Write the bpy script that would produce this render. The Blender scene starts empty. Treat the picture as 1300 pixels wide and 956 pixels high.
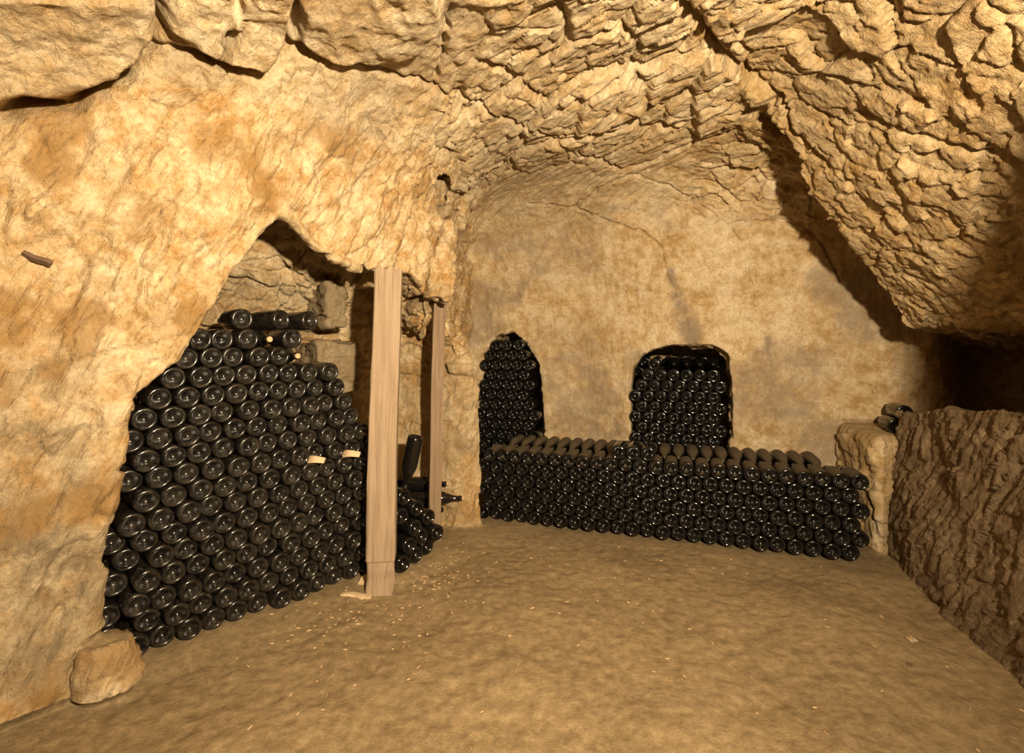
import bpy, math, random
import numpy as np
from mathutils import Vector, Matrix

scene = bpy.context.scene
col = scene.collection
random.seed(7)

# ------------------------------------------------------------------ camera
F = 650.0                       # focal length in pixels of the 1300 px wide frame
EYE = (0.0, 0.0, 1.2)
PPY = 433.0                     # the lens axis meets the frame here (pixel row)
cd = bpy.data.cameras.new('camera')
cd.sensor_fit = 'HORIZONTAL'; cd.sensor_width = 36.0; cd.lens = 36.0 * F / 1300.0
cd.shift_y = -(478.0 - PPY) / 1300.0
cd.clip_start = 0.05
cam = bpy.data.objects.new('camera', cd)
cam.location = EYE; cam.rotation_euler = (math.radians(90), 0, 0)
col.objects.link(cam); scene.camera = cam

# ------------------------------------------------------------------ world, lamps, exposure
w = bpy.data.worlds.new('world'); scene.world = w; w.use_nodes = True
w.node_tree.nodes['Background'].inputs[0].default_value = (1.0, 0.8, 0.55, 1)
w.node_tree.nodes['Background'].inputs[1].default_value = 0.0        # no sky reaches the cave
scene.view_settings.view_transform = 'Standard'; scene.view_settings.look = 'None'
scene.view_settings.gamma = 1.0; scene.view_settings.use_curve_mapping = False
scene.view_settings.exposure = 0.0

def spot_lamp(name, loc, target, power, colour, radius, angle, blend):
    l = bpy.data.lights.new(name, 'SPOT'); l.energy = power; l.color = colour; l.shadow_soft_size = radius
    l.spot_size = math.radians(angle); l.spot_blend = blend
    o = bpy.data.objects.new(name, l); o.location = loc
    o.rotation_euler = (Vector(target) - Vector(loc)).to_track_quat('-Z', 'Y').to_euler()
    col.objects.link(o); return o
spot_lamp('work_lamp_offscreen', (0.62, -0.25, 1.66), (-0.45, 3.5, 1.90), 830, (1.0, 0.81, 0.55), 0.05, 150, 1.0)

# ------------------------------------------------------------------ numpy noise
def _hash(ix, iy, iz, seed):
    h = (ix.astype(np.uint32) * np.uint32(374761393) + iy.astype(np.uint32) * np.uint32(668265263)
         + iz.astype(np.uint32) * np.uint32(2246822519) + np.uint32((seed * 3266489917) & 0xffffffff))
    h = (h ^ (h >> np.uint32(15))) * np.uint32(2246822519)
    h = (h ^ (h >> np.uint32(13))) * np.uint32(3266489917)
    h = h ^ (h >> np.uint32(16))
    return h.astype(np.float32) * np.float32(1.0 / 4294967295.0)
def vnoise(p, seed=0):
    pf = np.floor(p); f = (p - pf).astype(np.float32); i = pf.astype(np.int64)
    f = f * f * f * (f * (f * 6 - 15) + 10)
    r = np.zeros(len(p), np.float32)
    for dx in (0, 1):
        wx = f[:, 0] if dx else 1 - f[:, 0]
        for dy in (0, 1):
            wy = f[:, 1] if dy else 1 - f[:, 1]
            for dz in (0, 1):
                wz = f[:, 2] if dz else 1 - f[:, 2]
                r += wx * wy * wz * _hash(i[:, 0] + dx, i[:, 1] + dy, i[:, 2] + dz, seed)
    return r * 2 - 1
def fbm(p, octaves=3, seed=0, gain=0.5):
    r = 0; a = 1.0; t = 0
    for k in range(octaves):
        r = r + a * vnoise(p * (2.03 ** k), seed + k); t += a; a *= gain
    return r / t
def ridged(p, octaves=2, seed=0):
    r = 0; a = 1.0; t = 0
    for k in range(octaves):
        r = r + a * (1 - 2 * np.abs(vnoise(p * (2.1 ** k), seed + k))); t += a; a *= 0.5
    return r / t
def worley(p, seed=0):
    """cell id hash, edge distance (F2-F1), offset from the cell's point"""
    i = np.floor(p).astype(np.int64); f = (p - i).astype(np.float32); n = len(p)
    d1 = np.full(n, 9, np.float32); d2 = np.full(n, 9, np.float32); cid = np.zeros(n, np.float32)
    off = np.zeros((n, 3), np.float32)
    for dx in (-1, 0, 1):
        for dy in (-1, 0, 1):
            for dz in (-1, 0, 1):
                a, b, c = i[:, 0] + dx, i[:, 1] + dy, i[:, 2] + dz
                vx = dx + _hash(a, b, c, seed) - f[:, 0]
                vy = dy + _hash(a, b, c, seed + 11) - f[:, 1]
                vz = dz + _hash(a, b, c, seed + 23) - f[:, 2]
                d = np.sqrt(vx * vx + vy * vy + vz * vz)
                m = d < d1
                d2 = np.where(m, d1, np.minimum(d2, d))
                d1 = np.where(m, d, d1)
                if m.any():
                    cid[m] = _hash(a[m], b[m], c[m], seed + 37)
                    off[m] = np.stack([vx[m], vy[m], vz[m]], 1)
    return cid, d2 - d1, off
def sstep(a, b, x):
    t = np.clip((x - a) / (b - a), 0, 1); return t * t * (3 - 2 * t)

# ------------------------------------------------------------------ frames of the place
P0 = np.array([-1.42, 1.90]); SD = np.array([0.697, 0.717]); ND = np.array([-0.717, 0.697])    # the left stack: along, away
A0 = np.array([-0.014, 3.97]); TD = np.array([0.9507, -0.3101]); MD = np.array([0.3101, 0.9507])  # the back wall: along, away
def left_frame(x, y): return (x - P0[0]) * SD[0] + (y - P0[1]) * SD[1], (x - P0[0]) * ND[0] + (y - P0[1]) * ND[1]
def back_frame(x, y): return (x - A0[0]) * TD[0] + (y - A0[1]) * TD[1], (x - A0[0]) * MD[0] + (y - A0[1]) * MD[1]
def left_pt(s, n, z): q = P0 + SD * s + ND * n; return Vector((q[0], q[1], z))
def back_pt(t, m, z): q = A0 + TD * t + MD * m; return Vector((q[0], q[1], z))

def smax(a, b, k): h = np.clip(0.5 + 0.5 * (a - b) / k, 0, 1); return b + (a - b) * h + k * h * (1 - h)
def smin(a, b, k): return -smax(-a, -b, k)
def poly_sdf(u, v, pts):
    pts = np.array(pts, np.float32); n = len(pts)
    d = np.full(u.shape, 1e9, np.float32); s = np.ones(u.shape, np.float32)
    j = n - 1
    for i in range(n):
        a, b = pts[i], pts[j]
        ex, ey = b - a; wx, wy = u - a[0], v - a[1]
        t = np.clip((wx * ex + wy * ey) / (ex * ex + ey * ey), 0, 1)
        d = np.minimum(d, (wx - ex * t) ** 2 + (wy - ey * t) ** 2)
        c1 = v >= a[1]; c2 = v < b[1]; c3 = ex * wy > ey * wx
        s = np.where((c1 & c2 & c3) | (~c1 & ~c2 & ~c3), -s, s)
        j = i
    return s * np.sqrt(d)

RECESS = [(-0.13, -0.3), (-0.09, 0.35), (-0.05, 0.80), (-0.015, 1.00), (0.135, 1.13), (0.20, 1.27), (0.30, 1.49), (0.40, 1.64),
          (0.47, 1.73), (0.56, 1.68), (0.64, 1.60), (0.80, 1.56), (0.98, 1.51), (1.16, 1.47), (1.26, 1.36), (1.40, 1.22), (1.60, 1.16),
          (1.76, 0.9), (1.76, -0.3)]
NICHE_R = [(0.895, 0.30), (0.895, 0.86), (0.915, 1.00), (0.97, 1.09), (1.06, 1.145), (1.20, 1.17), (1.48, 1.155), (1.575, 1.09), (1.585, 0.30)]
NICHE_L = [(-0.34, 0.28), (-0.30, 0.75), (-0.25, 1.10), (-0.12, 1.26), (0.02, 1.29), (0.10, 1.22), (0.205, 1.02), (0.25, 0.7), (0.255, 0.28)]

def ceil_h(x, y):
    h = 2.36 + 0.06 * np.sin(1.3 * x + 0.4) - 0.10 * np.clip(y - 2.4, 0, 3)
    h = h - 0.16 * np.clip(x - 1.0, 0, 4) ** 1.5
    h = h - 0.30 * np.clip(-1.0 - x, 0, 3)
    return h
def sdf(x, y, z):
    """negative inside the cave's air"""
    x = x.astype(np.float32); y = y.astype(np.float32); z = z.astype(np.float32)
    s, n = left_frame(x, y); t, m = back_frame(x, y)
    high = -0.12 + 0.95 * sstep(1.15, 2.55, s)                       # plan of the left wall above and below the spring of the vault
    low = -0.12 + 0.20 * sstep(1.35, 1.75, s) + 0.80 * sstep(1.84, 1.98, s)
    k = sstep(1.0, 1.40, z)
    wall_l = 0.8 * (n - (low + (high - low) * k)) + 0.05 * np.sin(s * 3.0 + 0.5) * sstep(0.2, 1.2, z) + 0.10 * np.clip(z - 1.55, 0, 1)
    apse = 0.10 * np.exp(-((t - 0.55) / 0.42) ** 2) * sstep(2.2, 1.5, z)
    wall_b = m - 0.02 - 0.50 * sstep(2.70, 3.2, t) - apse + 0.22 * np.clip(z - 1.5, 0, 1)
    d = smax(wall_l, wall_b, 0.10)
    d = np.maximum(d, -2.3 - x)
    d = smax(d, x - 2.75 - 0.62 * sstep(1.30, 1.05, z) * sstep(1.5, 2.1, y), 0.20)      # pocket behind the parapet, deepened so that less light bounces into it
    d = smax(d, z - ceil_h(x, y), 0.38)
    # the front of the chamber closes to the entrance passage
    jamb = np.maximum(smin(0.80 - y, z - 1.32, 0.06), -0.35 - y)      # on the right only an overhang: open below it
    d = smax(d, jamb, 0.04)
    pas = np.maximum(np.maximum(np.abs(x + 0.20) - 1.34, np.abs(y + 0.55) - 1.75), z - 2.32)
    d = smin(d, pas, 0.05)
    # rock mass that overhangs the right side
    lean = 1.22 + 0.84 * (2.30 - z) - x
    bulge = smax(smax(lean, 1.24 + 0.03 * np.sin(3 * y) - z - 0.06 * (x - 1.9), 0.06), y - 2.50 - 0.24 * (2.3 - z), 0.05)
    d = smax(d, -bulge, 0.035)
    # recess in the left wall
    q = np.nonzero((s > -0.4) & (s < 2.1) & (n > -0.5) & (n < 1.1) & (z < 1.95))[0]
    if len(q):
        sq, nq, zq = s[q], n[q], z[q]
        deep = 0.62 - 0.04 * sstep(0.95, 1.35, sq) - 0.48 * sstep(1.44, 1.78, sq)
        deep = deep - 0.22 * sstep(1.2, 1.7, zq)
        r = smax(poly_sdf(sq, zq, RECESS) - 0.075 * sstep(-0.115, -0.04, nq), nq - deep, 0.08)      # wider behind its lip
        r = np.maximum(r, -0.42 - nq)
        d[q] = smin(d[q], r, 0.025)
    # niches in the back wall
    for P, dep in ((NICHE_R, 0.84), (NICHE_L, 0.60)):
        lo = P[0][0] - 0.3; hi = P[-1][0] + 0.3
        q = np.nonzero((t > lo) & (t < hi) & (m > -0.6) & (m < 1.2) & (z < 1.6))[0]
        if len(q):
            r = smax(poly_sdf(t[q], z[q], P), m[q] - dep, 0.05)
            r = np.maximum(r, -0.35 - m[q])
            d[q] = smin(d[q], r, 0.02)
    # hole high in the left wall, fin of rock over the thin post
    hx, hy, hz = -0.415, 2.98, 2.12
    hole = np.sqrt(((x - hx) / 0.6) ** 2 + ((y - hy) / 1.6) ** 2 + ((z - hz) / 1.2) ** 2) - 0.085
    d = smin(d, hole, 0.02)
    ax, ay, az, bx, by, bz = -0.40, 2.80, 1.46, -0.36, 2.95, 1.85
    wx, wy, wz = x - ax, y - ay, z - az; ex, ey, ez = bx - ax, by - ay, bz - az
    tt = np.clip((wx * ex + wy * ey + wz * ez) / (ex * ex + ey * ey + ez * ez), 0, 1)
    fin = np.sqrt((wx - ex * tt) ** 2 + (wy - ey * tt) ** 2 + (wz - ez * tt) ** 2) - 0.075
    d = smax(d, -fin, 0.04)
    # stub of rock before the near end of the left stack, ledge beyond the parapet
    stub = smax(smax(np.abs(s + 0.085) - 0.055, np.abs(n + 0.125) - 0.07, 0.03), z - 0.19 , 0.03)
    d = smax(d, -stub, 0.03)
    ledge = smax(np.maximum(2.06 + 0.1 * (y - 2.9) - x, 2.88 - y), z - 0.655, 0.03)
    d = smax(d, -ledge, 0.03)
    # floor
    fl = -z + 0.02 * sstep(0.0, 0.25, n + 0.25)
    d = smax(d, fl, 0.03)
    return d

# ------------------------------------------------------------------ surface of the cave (surface nets)
def surface_nets(lo, hi, h):
    nx, ny, nz = [int(round((b - a) / h)) + 1 for a, b in zip(lo, hi)]
    X = lo[0] + h * np.arange(nx); Y = lo[1] + h * np.arange(ny); Z = lo[2] + h * np.arange(nz)
    G = np.empty((nx, ny, nz), np.float32)
    gy, gz = np.meshgrid(Y, Z, indexing='ij'); gy = gy.ravel(); gz = gz.ravel()
    st = 16
    for i in range(0, nx, st):
        k = min(st, nx - i)
        G[i:i + k] = sdf(np.repeat(X[i:i + k], ny * nz), np.tile(gy, k), np.tile(gz, k)).reshape(k, ny, nz)
    S = G < 0
    acc = np.zeros((nx - 1, ny - 1, nz - 1), np.int8)
    for dx in (0, 1):
        for dy in (0, 1):
            for dz in (0, 1):
                acc += S[dx:nx - 1 + dx, dy:ny - 1 + dy, dz:nz - 1 + dz]
    act = (acc > 0) & (acc < 8)
    ci = np.argwhere(act); idx = np.full(act.shape, -1, np.int64); idx[act] = np.arange(len(ci))
    P = np.zeros((len(ci), 3)); C = np.zeros(len(ci))
    cor = [(a, b, c) for a in (0, 1) for b in (0, 1) for c in (0, 1)]
    val = {k: G[ci[:, 0] + k[0], ci[:, 1] + k[1], ci[:, 2] + k[2]] for k in cor}
    for a in cor:
        for ax in range(3):
            if a[ax] == 0:
                b = list(a); b[ax] = 1; b = tuple(b)
                va, vb = val[a], val[b]; m = (va < 0) != (vb < 0)
                t = np.where(m, va / np.where(m, va - vb, 1), 0)
                for c in range(3):
                    P[:, c] += np.where(m, a[c] + (t if c == ax else 0), 0)
                C += m
    V = (P / C[:, None] + ci) * h + np.array(lo)
    quads = []
    for ax in range(3):
        o1, o2 = [(1, 2), (2, 0), (0, 1)][ax]
        sl0 = [slice(None)] * 3; sl1 = [slice(None)] * 3
        sl0[ax] = slice(0, -1); sl1[ax] = slice(1, None)
        e = S[tuple(sl0)] != S[tuple(sl1)]
        a = np.argwhere(e)
        a = a[(a[:, o1] > 0) & (a[:, o2] > 0) & (a[:, o1] < G.shape[o1] - 1) & (a[:, o2] < G.shape[o2] - 1)]
        inside = S[a[:, 0], a[:, 1], a[:, 2]]
        def cell(d1, d2):
            b = a.copy(); b[:, o1] -= d1; b[:, o2] -= d2
            return idx[b[:, 0], b[:, 1], b[:, 2]]
        qd = np.stack([cell(1, 1), cell(0, 1), cell(0, 0), cell(1, 0)], 1)
        qd[inside] = qd[inside][:, ::-1]              # normals look into the air
        quads.append(qd)
    return V, np.concatenate(quads)

def subdivide(V, Q):
    nv = len(V); E = np.stack([Q, np.roll(Q, -1, 1)], 2).reshape(-1, 2); E.sort(1)
    key = E[:, 0] * np.int64(nv) + E[:, 1]
    uk, inv = np.unique(key, return_inverse=True)
    mid = (V[uk // nv] + V[uk % nv]) * 0.5
    cen = V[Q].mean(1); ne = len(uk)
    em = (inv.reshape(-1, 4)) + nv; fc = nv + ne + np.arange(len(Q))
    out = []
    for k in range(4):
        out.append(np.stack([Q[:, k], em[:, k], fc, em[:, k - 1]], 1))
    return np.concatenate([V, mid, cen]), np.concatenate(out)
def vert_normals(V, Q):
    a = V[Q[:, 2]] - V[Q[:, 0]]; b = V[Q[:, 3]] - V[Q[:, 1]]
    fn = np.cross(a, b); N = np.zeros_like(V)
    for k in range(4):
        for c in range(3): N[:, c] += np.bincount(Q[:, k], fn[:, c], len(V))
    return N / (np.linalg.norm(N, axis=1, keepdims=True) + 1e-12)
def smooth(A, Q, it, f=0.5):
    n = len(A); deg = np.zeros(n)
    prs = [(Q[:, k], Q[:, (k + 1) % 4]) for k in range(4)]
    for a, b in prs: deg += np.bincount(a, minlength=n) + np.bincount(b, minlength=n)
    for _ in range(it):
        S = np.zeros_like(A)
        for a, b in prs:
            for c in range(A.shape[1]):
                S[:, c] += np.bincount(a, A[b, c], n) + np.bincount(b, A[a, c], n)
        A = A * (1 - f) + f * S / np.maximum(deg, 1)[:, None]
    return A

H = 0.0185
V, Q = surface_nets((-2.5, -2.0, -0.12), (3.60, 4.95, 2.62), H)
V, Q = subdivide(V, Q)
V = smooth(V, Q, 3)
N = vert_normals(V, Q)
NS = smooth(N, Q, 10); NS /= np.linalg.norm(NS, axis=1, keepdims=True) + 1e-9

# ---- where a line of sight meets the rock: used to measure cracks off the photograph onto the rock
def hit(px, py):
    px = np.atleast_1d(np.array(px, float)); py = np.atleast_1d(np.array(py, float))
    D = np.stack([(px - 650) / F, np.ones(len(px)), -(py - PPY) / F], 1)
    L = np.linalg.norm(D, axis=1, keepdims=True); D = D / L
    p = np.array(EYE) + D * 0.9
    for _ in range(90):
        d = -sdf(p[:, 0], p[:, 1], p[:, 2])
        p = p + D * np.clip(d, -0.05, 0.25)[:, None] * 0.6
    return p

# ------------------------------------------------------------------ relief of the rock (the passage behind stays plain)
VA, NSA = V, NS
sel = np.nonzero(V[:, 1] > 0.55)[0]; V = V[sel]; NS = NS[sel]
x, y, z = V[:, 0], V[:, 1], V[:, 2]
s_, n_ = left_frame(x, y); t_, m_ = back_frame(x, y)
up = NS[:, 2]
w_floor = sstep(0.55, 0.85, up) * sstep(0.35, 0.15, z)
w_ceil = sstep(-0.25, -0.65, up)
facing_l = NS[:, 0] * -ND[0] + NS[:, 1] * -ND[1]
facing_b = NS[:, 0] * -MD[0] + NS[:, 1] * -MD[1]
near_left = sstep(0.5, -0.1, x - (y - 2.6) * 0.25)
w_back = (1 - w_ceil) * sstep(0.3, 0.7, facing_b) * sstep(-0.45, -0.2, m_) * sstep(-0.5, -0.2, t_) * (1 - w_floor)
inrec = sstep(-0.08, 0.03, n_) * sstep(2.2, 1.9, s_)
w_left = (1 - w_ceil) * (1 - w_back) * (1 - w_floor) * sstep(0.9, 0.3, x) * (1 - 0.6 * inrec)
w_right = (1 - w_back) * (1 - w_floor) * sstep(0.9, 1.35, x)
w_ceil = w_ceil * (1 - w_right)
w_right = w_right * (1 - 0.88 * sstep(1.95, 2.05, x) * sstep(2.75, 2.85, y) * sstep(0.80, 0.70, z) * sstep(0.25, 0.65, up))     # the top of the ledge is worn flat
vis = y > 0.35

disp = 0.045 * fbm(V / 0.75 + 3, 2, 5) * (1 - w_floor) * (1 - 0.8 * w_back) * (1 - 0.7 * inrec)

# -- ceiling: broken slabs drawn out along the bedding
def rotated(V, a, b, c):                      # coordinates along three axes
    return np.stack([V @ np.array(a), V @ np.array(b), V @ np.array(c)], 1)
BA = (0.61, -0.79, 0.0); BB = (0.79, 0.61, 0.0)
warp = np.stack([fbm(V / 0.30, 2, 61), fbm(V / 0.30, 2, 67), fbm(V / 0.30, 2, 71)], 1) * 0.06
def slabs(mask, ax, size, seed, amp, crack, cw, tilt):
    q = np.nonzero(mask)[0]; out = np.zeros(len(V), np.float32); edge = np.ones(len(V), np.float32)
    if not len(q): return out, edge
    c = rotated(V[q] + warp[q], *ax) / np.array(size)
    cid, e, off = worley(c, seed)
    k1 = (cid * 7.13) % 1 - 0.5; k2 = (cid * 13.7) % 1 - 0.5
    out[q] = amp * (cid - 0.5) + tilt * (k1 * off[:, 0] + k2 * off[:, 1]) - crack * (1 - sstep(0, cw, e))
    edge[q] = e
    return out, edge
axc = (BA, BB, (0, 0, 1))
mc = (w_ceil > 0.02) & vis
big, e1 = slabs(mc, axc, (0.52, 0.24, 0.30), 3, 0.055, 0.035, 0.10, 0.05)
mid, e2 = slabs(mc, axc, (0.17, 0.070, 0.10), 9, 0.020, 0.012, 0.16, 0.022)
sml = 0.010 * ridged(rotated(V, *axc) / np.array((0.09, 0.03, 0.05)), 2, 21)
calm = sstep(3.15, 3.45, y + 0.25 * x)        # the vault over the back wall is dressed smoother
upleft = sstep(0.35, -0.15, x + 0.45 * (y - 1.6)) * sstep(2.5, 2.2, y)    # the big plain blocks over the left wall
disp += w_ceil * ((1 - 0.85 * calm) * (1 - upleft) * (big + mid) + (1 - 0.5 * calm) * (1 - 0.6 * upleft) * sml + 0.012 * calm * ridged(rotated(V, *axc) / np.array((0.30, 0.025, 0.1)), 2, 25))
disp += w_ceil * upleft * (0.03 * fbm(V / 0.16, 4, 27, 0.6) + 0.012 * ridged(V / 0.10, 2, 28))

# -- left wall: dressed with a pick, strokes leaning to the right
st = np.array([SD[0] * 0.42, SD[1] * 0.42, 0.90]); cr = np.array([SD[0] * 0.90, SD[1] * 0.90, -0.42]); dn = np.array([ND[0], ND[1], 0])
ml = (w_left > 0.02) & vis
pick, e3 = slabs(ml, (st, cr, dn), (0.26, 0.075, 0.25), 31, 0.016, 0.004, 0.12, 0.030)
plates, e4 = slabs(ml, (st, cr, dn), (0.60, 0.34, 0.4), 35, 0.030, 0.002, 0.05, 0.03)
fine = 0.006 * ridged(rotated(V + warp * 0.5, st, cr, dn) / np.array((0.12, 0.022, 0.1)), 2, 41)
rough = sstep(0.55, 1.25, s_ + 0.5 * (z - 1.2))          # rougher towards the corner
chips = slabs(ml, (st, cr, dn), (0.10, 0.030, 0.10), 37, 0.008, 0.002, 0.15, 0.014)[0]
def terrace(v, k):
    f = v * k; b = np.floor(f); return (b + sstep(0.70, 1.0, f - b)) / k
ter = terrace(fbm(rotated(V + warp * 0.6, st, cr, dn) / np.array((0.42, 0.20, 0.4)), 3, 87), 5.0)
ter2 = terrace(fbm(rotated(V + warp * 0.3, st, cr, dn) / np.array((0.16, 0.06, 0.15)), 2, 88), 3.0)
disp += w_left * (0.070 * ter + 0.024 * ter2 * (0.5 + 0.7 * rough))
patch = sstep(-0.1, 0.25, fbm(V / 0.22, 2, 49))
disp += w_left * (1.0 * pick * (0.55 + 0.6 * rough) + 0.5 * plates + chips * (0.35 + 0.9 * patch) + fine * (0.6 + 1.0 * rough) + 0.012 * fbm(V / 0.10, 3, 43))
rec = inrec * (1 - w_floor)
led = slabs((rec > 0.05) & vis & (z > 0.9), ((SD[0], SD[1], 0), (0, 0, 1), dn), (0.22, 0.07, 0.2), 45, 0.05, 0.01, 0.1, 0.03)[0]
disp += rec * led + rec * 0.012 * fbm(V / 0.08, 3, 47)

# -- right side: scaly, hewn mass
ra = np.array((-0.45, 0.35, 0.82)); rb = np.array((0.2, -0.85, 0.48)); rc = np.cross(ra, rb)
ra /= np.linalg.norm(ra); rb /= np.linalg.norm(rb); rc /= np.linalg.norm(rc)
mr = (w_right > 0.02) & vis
rb1, e5 = slabs(mr, (ra, rb, rc), (0.26, 0.15, 0.22), 51, 0.045, 0.014, 0.10, 0.06)
rb2, e6 = slabs(mr, (ra, rb, rc), (0.095, 0.06, 0.09), 53, 0.020, 0.005, 0.12, 0.03)
topr = sstep(1.95, 2.15, z)
disp += w_right * (rb1 * (0.6 + 0.6 * topr) + rb2 + 0.006 * ridged(V / 0.03, 2, 55))

# -- back wall: smooth, faint streaks
disp += w_back * (0.018 * fbm(V / 0.26, 4, 57, 0.6) + 0.010 * terrace(fbm(rotated(V, (TD[0], TD[1], 0.1), (0, 0, 1), (MD[0], MD[1], 0)) / np.array((0.5, 0.16, 0.3)), 2, 58), 4.0) + 0.0035 * ridged(rotated(V, (TD[0], TD[1], 0), (0, 0, 1), (MD[0], MD[1], 0)) / np.array((0.05, 0.22, 0.2)), 2, 59)
                  + 0.004 * fbm(V / 0.03, 2, 60))
# -- floor: trodden earth, packed level under the stacks and the posts
level = np.maximum(sstep(-0.22, -0.10, n_), sstep(-0.74, -0.62, m_))
disp += w_floor * (1 - 0.92 * level) * (0.022 * fbm(V / 0.45, 3, 63) + 0.006 * fbm(V / 0.05, 3, 65) + 0.010 * terrace(fbm(V / 0.5, 2, 66), 4.0))

# -- long cracks that run through the rock
CRACKS = [  # (pixels along the crack, half width m, depth m)
    ([(0, 140), (40, 128), (90, 130), (125, 110), (160, 95), (185, 60), (195, 20), (190, 0)], 0.022, 0.10),
    ([(190, 60), (215, 60), (270, 78), (330, 85), (365, 58), (385, 62), (415, 72), (448, 76)], 0.016, 0.06),
    ([(265, 76), (285, 40), (310, 0)], 0.008, 0.025),
    ([(360, 60), (372, 20), (380, 0)], 0.016, 0.06),
    ([(448, 76), (500, 95), (550, 110), (590, 130), (640, 150), (690, 165), (740, 195)], 0.012, 0.04),
    ([(550, 110), (562, 70), (568, 20), (575, 0)], 0.009, 0.035),
    ([(865, 0), (890, 35), (910, 70), (950, 100), (985, 130), (1000, 170), (1035, 205)], 0.016, 0.07),
    ([(700, 140), (760, 110), (830, 90), (870, 70), (895, 45)], 0.012, 0.05),
    ([(980, 130), (930, 165), (880, 180), (830, 200), (790, 215), (740, 195)], 0.014, 0.05),
    ([(625, 252), (680, 262), (730, 265), (775, 282), (815, 295), (838, 312), (845, 335)], 0.007, 0.03),
    ([(880, 255), (905, 270), (930, 290), (948, 330), (960, 385), (975, 420)], 0.006, 0.02),
    ([(730, 265), (700, 300), (680, 330), (665, 365), (655, 385), (700, 390), (705, 420)], 0.006, 0.015),
    ([(730, 265), (760, 240), (800, 220), (850, 235), (880, 255), (930, 240), (970, 220)], 0.008, 0.03),
    ([(930, 285), (980, 280), (1020, 285), (1045, 310), (1070, 360)], 0.008, 0.025),
    ([(405, 75), (395, 120), (375, 170), (365, 240)], 0.006, 0.02),
    ([(250, 85), (262, 115), (245, 135), (220, 143), (195, 130)], 0.006, 0.02),
    ([(845, 340), (858, 375), (875, 420), (885, 440)], 0.010, 0.012),
    ([(1080, 150), (1150, 170), (1200, 185), (1300, 215)], 0.010, 0.04),
    ([(560, 190), (545, 235), (520, 290), (510, 320)], 0.008, 0.03),
]
def polydist(P, pts, lim):
    lo = pts.min(0) - lim; hi = pts.max(0) + lim
    q = np.nonzero(((P > lo) & (P < hi)).all(1))[0]
    d = np.full(len(q), 9.0)
    for a, b in zip(pts[:-1], pts[1:]):
        e = b - a; wv = P[q] - a
        t = np.clip((wv @ e) / (e @ e + 1e-9), 0, 1)
        d = np.minimum(d, np.linalg.norm(wv - t[:, None] * e, axis=1))
    return q, d
jit = np.stack([fbm(V / 0.06, 2, 81), fbm(V / 0.06, 2, 83), fbm(V / 0.06, 2, 85)], 1) * 0.014
VJ = V + jit
for pts, wd, dp in CRACKS:
    pp = np.array(pts, float)
    P3 = hit(pp[:, 0], pp[:, 1])
    q, d = polydist(VJ, P3, 0.12)
    disp[q] -= dp * np.exp(-(d / wd) ** 2)

# -- blocks that hang proud of the ceiling over the left wall
BLOCKS = [([(-60, -60), (185, -60), (192, 15), (175, 62), (150, 98), (118, 110), (88, 130), (40, 127), (-60, 150)], 0.11),
          ([(205, -60), (300, -60), (305, 5), (285, 42), (266, 72), (235, 50), (200, 25)], 0.07),
          ([(312, -60), (378, -60), (368, 25), (350, 55), (338, 80), (300, 76), (272, 70), (290, 38)], 0.08),
          ([(386, -60), (560, -60), (560, 20), (530, 60), (470, 72), (420, 70), (392, 55), (376, 40)], 0.06),
          ([(905, 68), (945, 98), (980, 128), (930, 150), (885, 165), (878, 110)], 0.05),
          ([(740, 110), (830, 92), (905, 68), (880, 105), (800, 145), (730, 165)], 0.04)]
for poly, hgt in BLOCKS:
    pp = np.array(poly, float); P3 = hit(pp[:, 0], pp[:, 1])
    c = P3.mean(0); _, _, vt = np.linalg.svd(P3 - c)
    q = np.nonzero(np.linalg.norm(V - c, axis=1) < 1.6)[0]
    rel = VJ[q] - c
    u = rel @ vt[0]; v = rel @ vt[1]; nn = np.abs(rel @ vt[2])
    ok = nn < 0.35
    q, u, v = q[ok], u[ok], v[ok]
    pd = poly_sdf(u.astype(np.float32), v.astype(np.float32), np.stack([(P3 - c) @ vt[0], (P3 - c) @ vt[1]], 1))
    disp[q] += hgt * sstep(0.006, -0.022, pd)

lim = np.where(w_floor > 0.5, 0.03, 0.16)
disp = np.clip(disp, -lim, lim)
dfull = np.zeros(len(VA)); dfull[sel] = disp * sstep(0.55, 0.75, V[:, 1])
V2 = VA + NSA * dfull[:, None]
N2 = vert_normals(V2, Q)

# ------------------------------------------------------------------ materials
MATS = {}
def new_mat(name):
    m = bpy.data.materials.new(name); m.use_nodes = True; MATS[name] = m
    nt = m.node_tree; return m, nt, nt.nodes, nt.links, nt.nodes['Principled BSDF']
def ramp(nodes, stops):
    r = nodes.new('ShaderNodeValToRGB'); el = r.color_ramp.elements
    while len(el) < len(stops): el.new(0.5)
    for e, (p, c) in zip(el, stops): e.position = p; e.color = (*c, 1)
    return r
def noise(nodes, links, vec, scale, detail=4, rough=0.55, dist=0.0):
    n = nodes.new('ShaderNodeTexNoise'); n.inputs['Scale'].default_value = scale; n.inputs['Detail'].default_value = detail
    n.inputs['Roughness'].default_value = rough; n.inputs['Distortion'].default_value = dist
    links.new(vec, n.inputs['Vector']); return n
def mix(nodes, links, fac, a, b, mode='MIX'):
    m = nodes.new('ShaderNodeMix'); m.data_type = 'RGBA'; m.blend_type = mode
    for sck, val in ((m.inputs[0], fac), (m.inputs[6], a), (m.inputs[7], b)):
        if hasattr(val, 'is_linked'): links.new(val, sck)
        elif isinstance(val, tuple): sck.default_value = (*val, 1)
        else: sck.default_value = val
    return m.outputs[2]

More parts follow.
